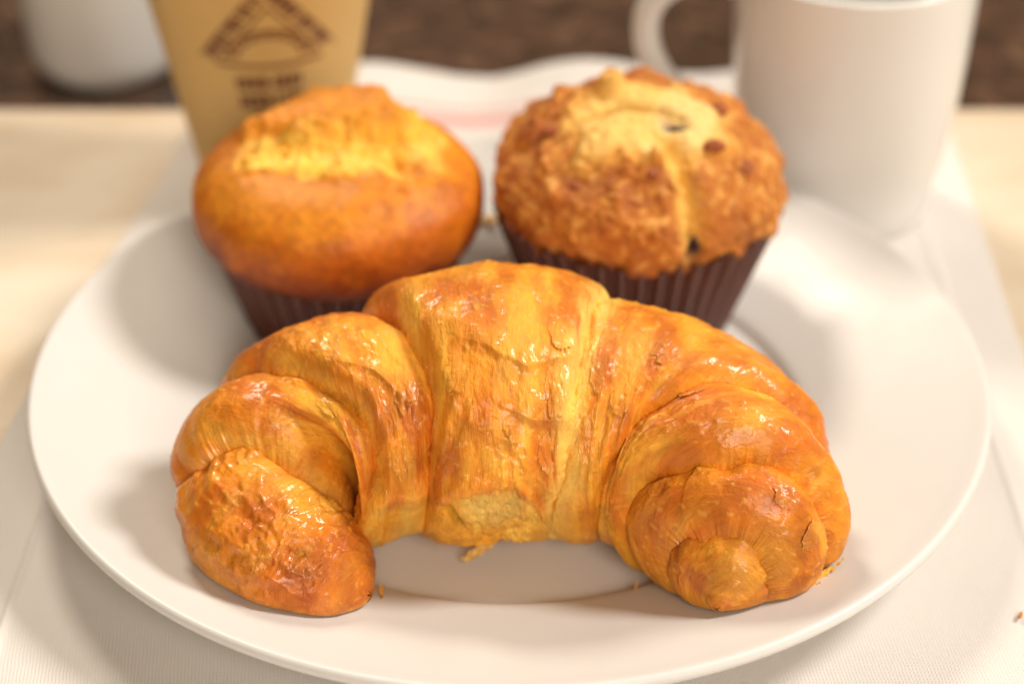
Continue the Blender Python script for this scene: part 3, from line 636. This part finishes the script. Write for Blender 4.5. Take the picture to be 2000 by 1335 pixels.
tv2 = np.empty(len(top2.data.vertices)*3, np.float32); top2.data.vertices.foreach_get('co', tv2); tv2 = tv2.reshape(-1, 3)/U+np.array(b2)
def on_top(x, y): return tv2[np.argmin((tv2[:, 0]-x)**2+(tv2[:, 1]-y)**2+(tv2[:, 2] < 4.2)*9), 2]
blob('blueberry', (4.52, 3.98, on_top(4.52, 3.98)+.07), (.42, .19, .15), M_berry, mu2, b2, seed=3, rot=.1)
blob('blueberry', (5.05, 1.78, 4.98), (.17, .2, .30), M_berry, mu2, b2, seed=5, rot=.5, bumpy=.3)
for i, (x, y, s) in enumerate(((5.6, 3.2, .28), (6.5, 3.2, .28), (1.8, 2.4, .2), (3.9, 2.3, .24), (3.0, 6.0, .3), (1.2, 4.4, .28), (5.9, 5.0, .3))):
    blob('streusel_piece', (x, y, on_top(x, y)+.02), (s, s*.7, s*.6), M_muf2, mu2, b2, (.36, .11, .04), rot=i*1.3, seed=i*3, bumpy=.3)

# ------------------------------------------------------------------ mugs and cup
def mug(name, c, zb, prof_o, th, label, handle=None, floor=.5):
    base = (c[0], c[1], zb); e = empty(name, base, label, 'mug')
    po = [(0, .12)]+[(prof_o[0][0]*.7, .12), (prof_o[0][0]*.8, 0)]+list(prof_o); top = prof_o[-1]
    inner = [(max(r-th, .001), max(z, floor)) for r, z in reversed(prof_o) if z > floor]
    pr = po+[(top[0]-th*.15, top[1]+.10), (top[0]-th*.5, top[1]+.15), (top[0]-th*.85, top[1]+.10)]+inner+[(inner[-1][0]*.85, floor), (0, floor)]
    pr = [(r, z+zb) for r, z in pr]
    lathe('mug_body', smooth_prof(pr, 6), M_mug, e, base, 160, center=c)
    if handle is not None:
        path, ang, (wa, wb) = handle; pp = smooth_prof([(100+a, b) for a, b in path], 8)-np.array([100, 0])
        dx, dy = math.cos(ang), math.sin(ang); V = []; K = 20
        tg = np.gradient(pp, axis=0); tg /= np.linalg.norm(tg, axis=1, keepdims=True)
        for (q, zz), (tx, tz) in zip(pp, tg):
            for k in range(K):
                t = 2*math.pi*k/K; u = wa*math.cos(t); w = wb*math.sin(t)         # u in the plane of the loop, w across it
                rr = q-tz*u; z = zz+tx*u; V.append((c[0]+dx*rr-dy*w, c[1]+dy*rr+dx*w, zb+z))
        mesh_obj('handle', V, grid_faces(len(pp), K, True), M_mug, e, base=base)
    return e
mug('mug', (10.75, 12.7), .17, [(2.75, .0), (3.0, .15), (3.12, .6), (3.25, 1.6), (3.5, 3.4), (3.66, 5.2), (3.74, 7.0), (3.80, 8.45)], .30,
    'tall white mug with a loop handle, standing beside the plate at the right', ([(3.5, 7.6), (4.4, 7.75), (5.5, 7.6), (6.25, 6.9), (6.45, 5.9), (6.1, 4.7), (5.2, 3.5), (4.2, 2.6), (3.2, 2.1)], math.radians(180-4), (.44, .60)))
mug('mug', (-16.0, 27.4), -2, [(2.2, .0), (2.55, .12), (2.85, .5), (3.05, 1.2), (3.15, 3), (3.18, 6), (3.2, 8.5)], .3,
    'white mug standing alone on the dark countertop behind the board at the far left')

cc = (-8.0, 14.3); cb = (cc[0], cc[1], .17)
CR0, CR1, CH = 2.3, 4.25, 10.6
cup = empty('paper_cup', cb, 'tan paper cup with a dark brown triangular logo, standing behind the plain muffin', 'cup')
def crad(z): return CR0+(CR1-CR0)*(z-.17)/CH
lathe('cup_body', [(.001, .55), (CR0-.16, .55), (CR0-.16, .18), (CR0-.02, .17)]+[(crad(z), z) for z in np.linspace(.2, CH+.17, 14)]+[(crad(z)-.05, z) for z in np.linspace(CH+.17, .7, 14)]+[(.001, .7)], M_cup, cup, cb, 160, center=cc)
a_ = np.linspace(0, 2*np.pi, 24, endpoint=False)
lathe('rolled_rim', [(CR1+.05+.16*math.cos(t), CH+.17+.16*math.sin(t)) for t in np.linspace(0, 2*np.pi, 17)], M_cream, cup, cb, 120, center=cc)
# printed mark, laid on the cone: h is the distance round the cup from the middle of the mark (cm), z the height
def on_cup(h, z, lift=.012):
    r = crad(z)+lift; a = -math.pi/2+.18+h/3.3; return (cc[0]+r*math.cos(a), cc[1]+r*math.sin(a), z)
def prints(name, polys, mat):
    V = []; F = []
    for quad in polys:                       # each a quad (4 corners), split so that it follows the curve
        (ax, az), (bx, bz), (cx, cz), (dx, dz) = quad; n = 6; k = len(V)
        for i in range(n+1):
            t = i/n
            V.append(on_cup(1.12*(ax+(bx-ax)*t), az+(bz-az)*t)); V.append(on_cup(1.12*(dx+(cx-dx)*t), dz+(cz-dz)*t))
        for i in range(n): F.append([k+2*i, k+2*i+2, k+2*i+3, k+2*i+1])
    return mesh_obj(name, V, F, mat, cup, base=cb)
def stroke(p, q, w):
    dx, dz = q[0]-p[0], q[1]-p[1]; l = math.hypot(dx, dz); nx, nz = -dz/l*w/2, dx/l*w/2
    return ((p[0]+nx, p[1]+nz), (q[0]+nx, q[1]+nz), (q[0]-nx, q[1]-nz), (p[0]-nx, p[1]-nz))
rl = random.Random(5)
def lettering(p, q, size, step):
    """a line of small block glyph strokes from p to q"""
    L = math.hypot(q[0]-p[0], q[1]-p[1]); ux, uz = (q[0]-p[0])/L, (q[1]-p[1])/L; vx, vz = -uz, ux; out = []; n = int(L/step)
    def at(a, b): return (p[0]+ux*a+vx*b, p[1]+uz*a+vz*b)
    for i in range(n):
        a = i*step; w = step*.62; h = size/2; k = rl.randrange(5)
        out.append(stroke(at(a, -h), at(a, h), step*.40))
        if k != 0: out.append(stroke(at(a+w, -h), at(a+w, h), step*.40))
        if k in (1, 3): out.append(stroke(at(a+step*.13, h-.05), at(a+w-step*.13, h-.05), .07))
        if k in (1, 2, 4): out.append(stroke(at(a+step*.13, -h+.05), at(a+w-step*.13, -h+.05), .07))
        if k in (0, 3): out.append(stroke(at(a+step*.13, 0), at(a+w-step*.13, 0), .07))
    return out
prints('slanted_lettering', lettering((-1.68, 6.15), (-.12, 8.45), .40, .24)+lettering((.12, 8.45), (1.75, 6.2), .40, .24), M_ink)
arc = [stroke((-1.30, 6.12), (0, 7.95), .09), stroke((0, 7.95), (1.36, 6.14), .09), stroke((-1.95, 6.1), (-.1, 8.8), .05), stroke((.1, 8.8), (2.0, 6.1), .05)]
for R_, w_ in ((1.12, .16), (.86, .10)):
    for i in range(16):
        t0, t1 = math.pi*i/16, math.pi*(i+1)/16; arc.append(stroke((R_*math.cos(t0), 6.15+R_*.85*math.sin(t0)), (R_*math.cos(t1), 6.15+R_*.85*math.sin(t1)), w_))
for i in range(9):
    t0 = math.pi*(i+.5)/9; arc.append(stroke((.93*math.cos(t0), 6.15+.80*math.sin(t0)), (1.05*math.cos(t0), 6.15+.90*math.sin(t0)), .14))
for i in range(10): arc.append(stroke((-1.5+.3*i, 5.98-.14*math.cos((i-5)*.25)), (-1.2+.3*i, 5.98-.14*math.cos((i-4)*.25)), .16))
prints('arched_mark', arc, M_ink2)
prints('block_lettering', lettering((-.95, 5.22), (1.0, 5.26), .50, .27)+lettering((-.9, 4.52), (1.0, 4.56), .50, .27)+lettering((-.6, 3.95), (.7, 3.98), .3, .2), M_ink)

# ------------------------------------------------------------------ crumbs
def crumb(p, s, col, label, cat='crumb', rot=0., seed=0, group=None):
    o = blob('crumb', p, s, M_crumb, None, p, col, rot, seed, .35); tag(o, label, cat, group)
crumb((-.63, 9.3, 1.35), (.26, .2, .13), (.75, .45, .15), 'pale golden crumb on the plate between the two muffins', seed=2)
crumb((12.55, -8.0, .26), (.05, .13, .05), (.50, .20, .04), 'tiny brown crumb on the napkin at the lower right', rot=-.5, seed=4)
crumb((11.72, -4.4, 2.18), (.07, .05, .02), (.70, .50, .22), 'tiny pale crumb on the right rim of the plate', rot=.5, seed=6)
crumb((9.6, -5.75, 1.43), (.13, .04, .02), (.72, .45, .20), 'thin pale flake on the plate beside the right end of the croissant', rot=.2, seed=7)
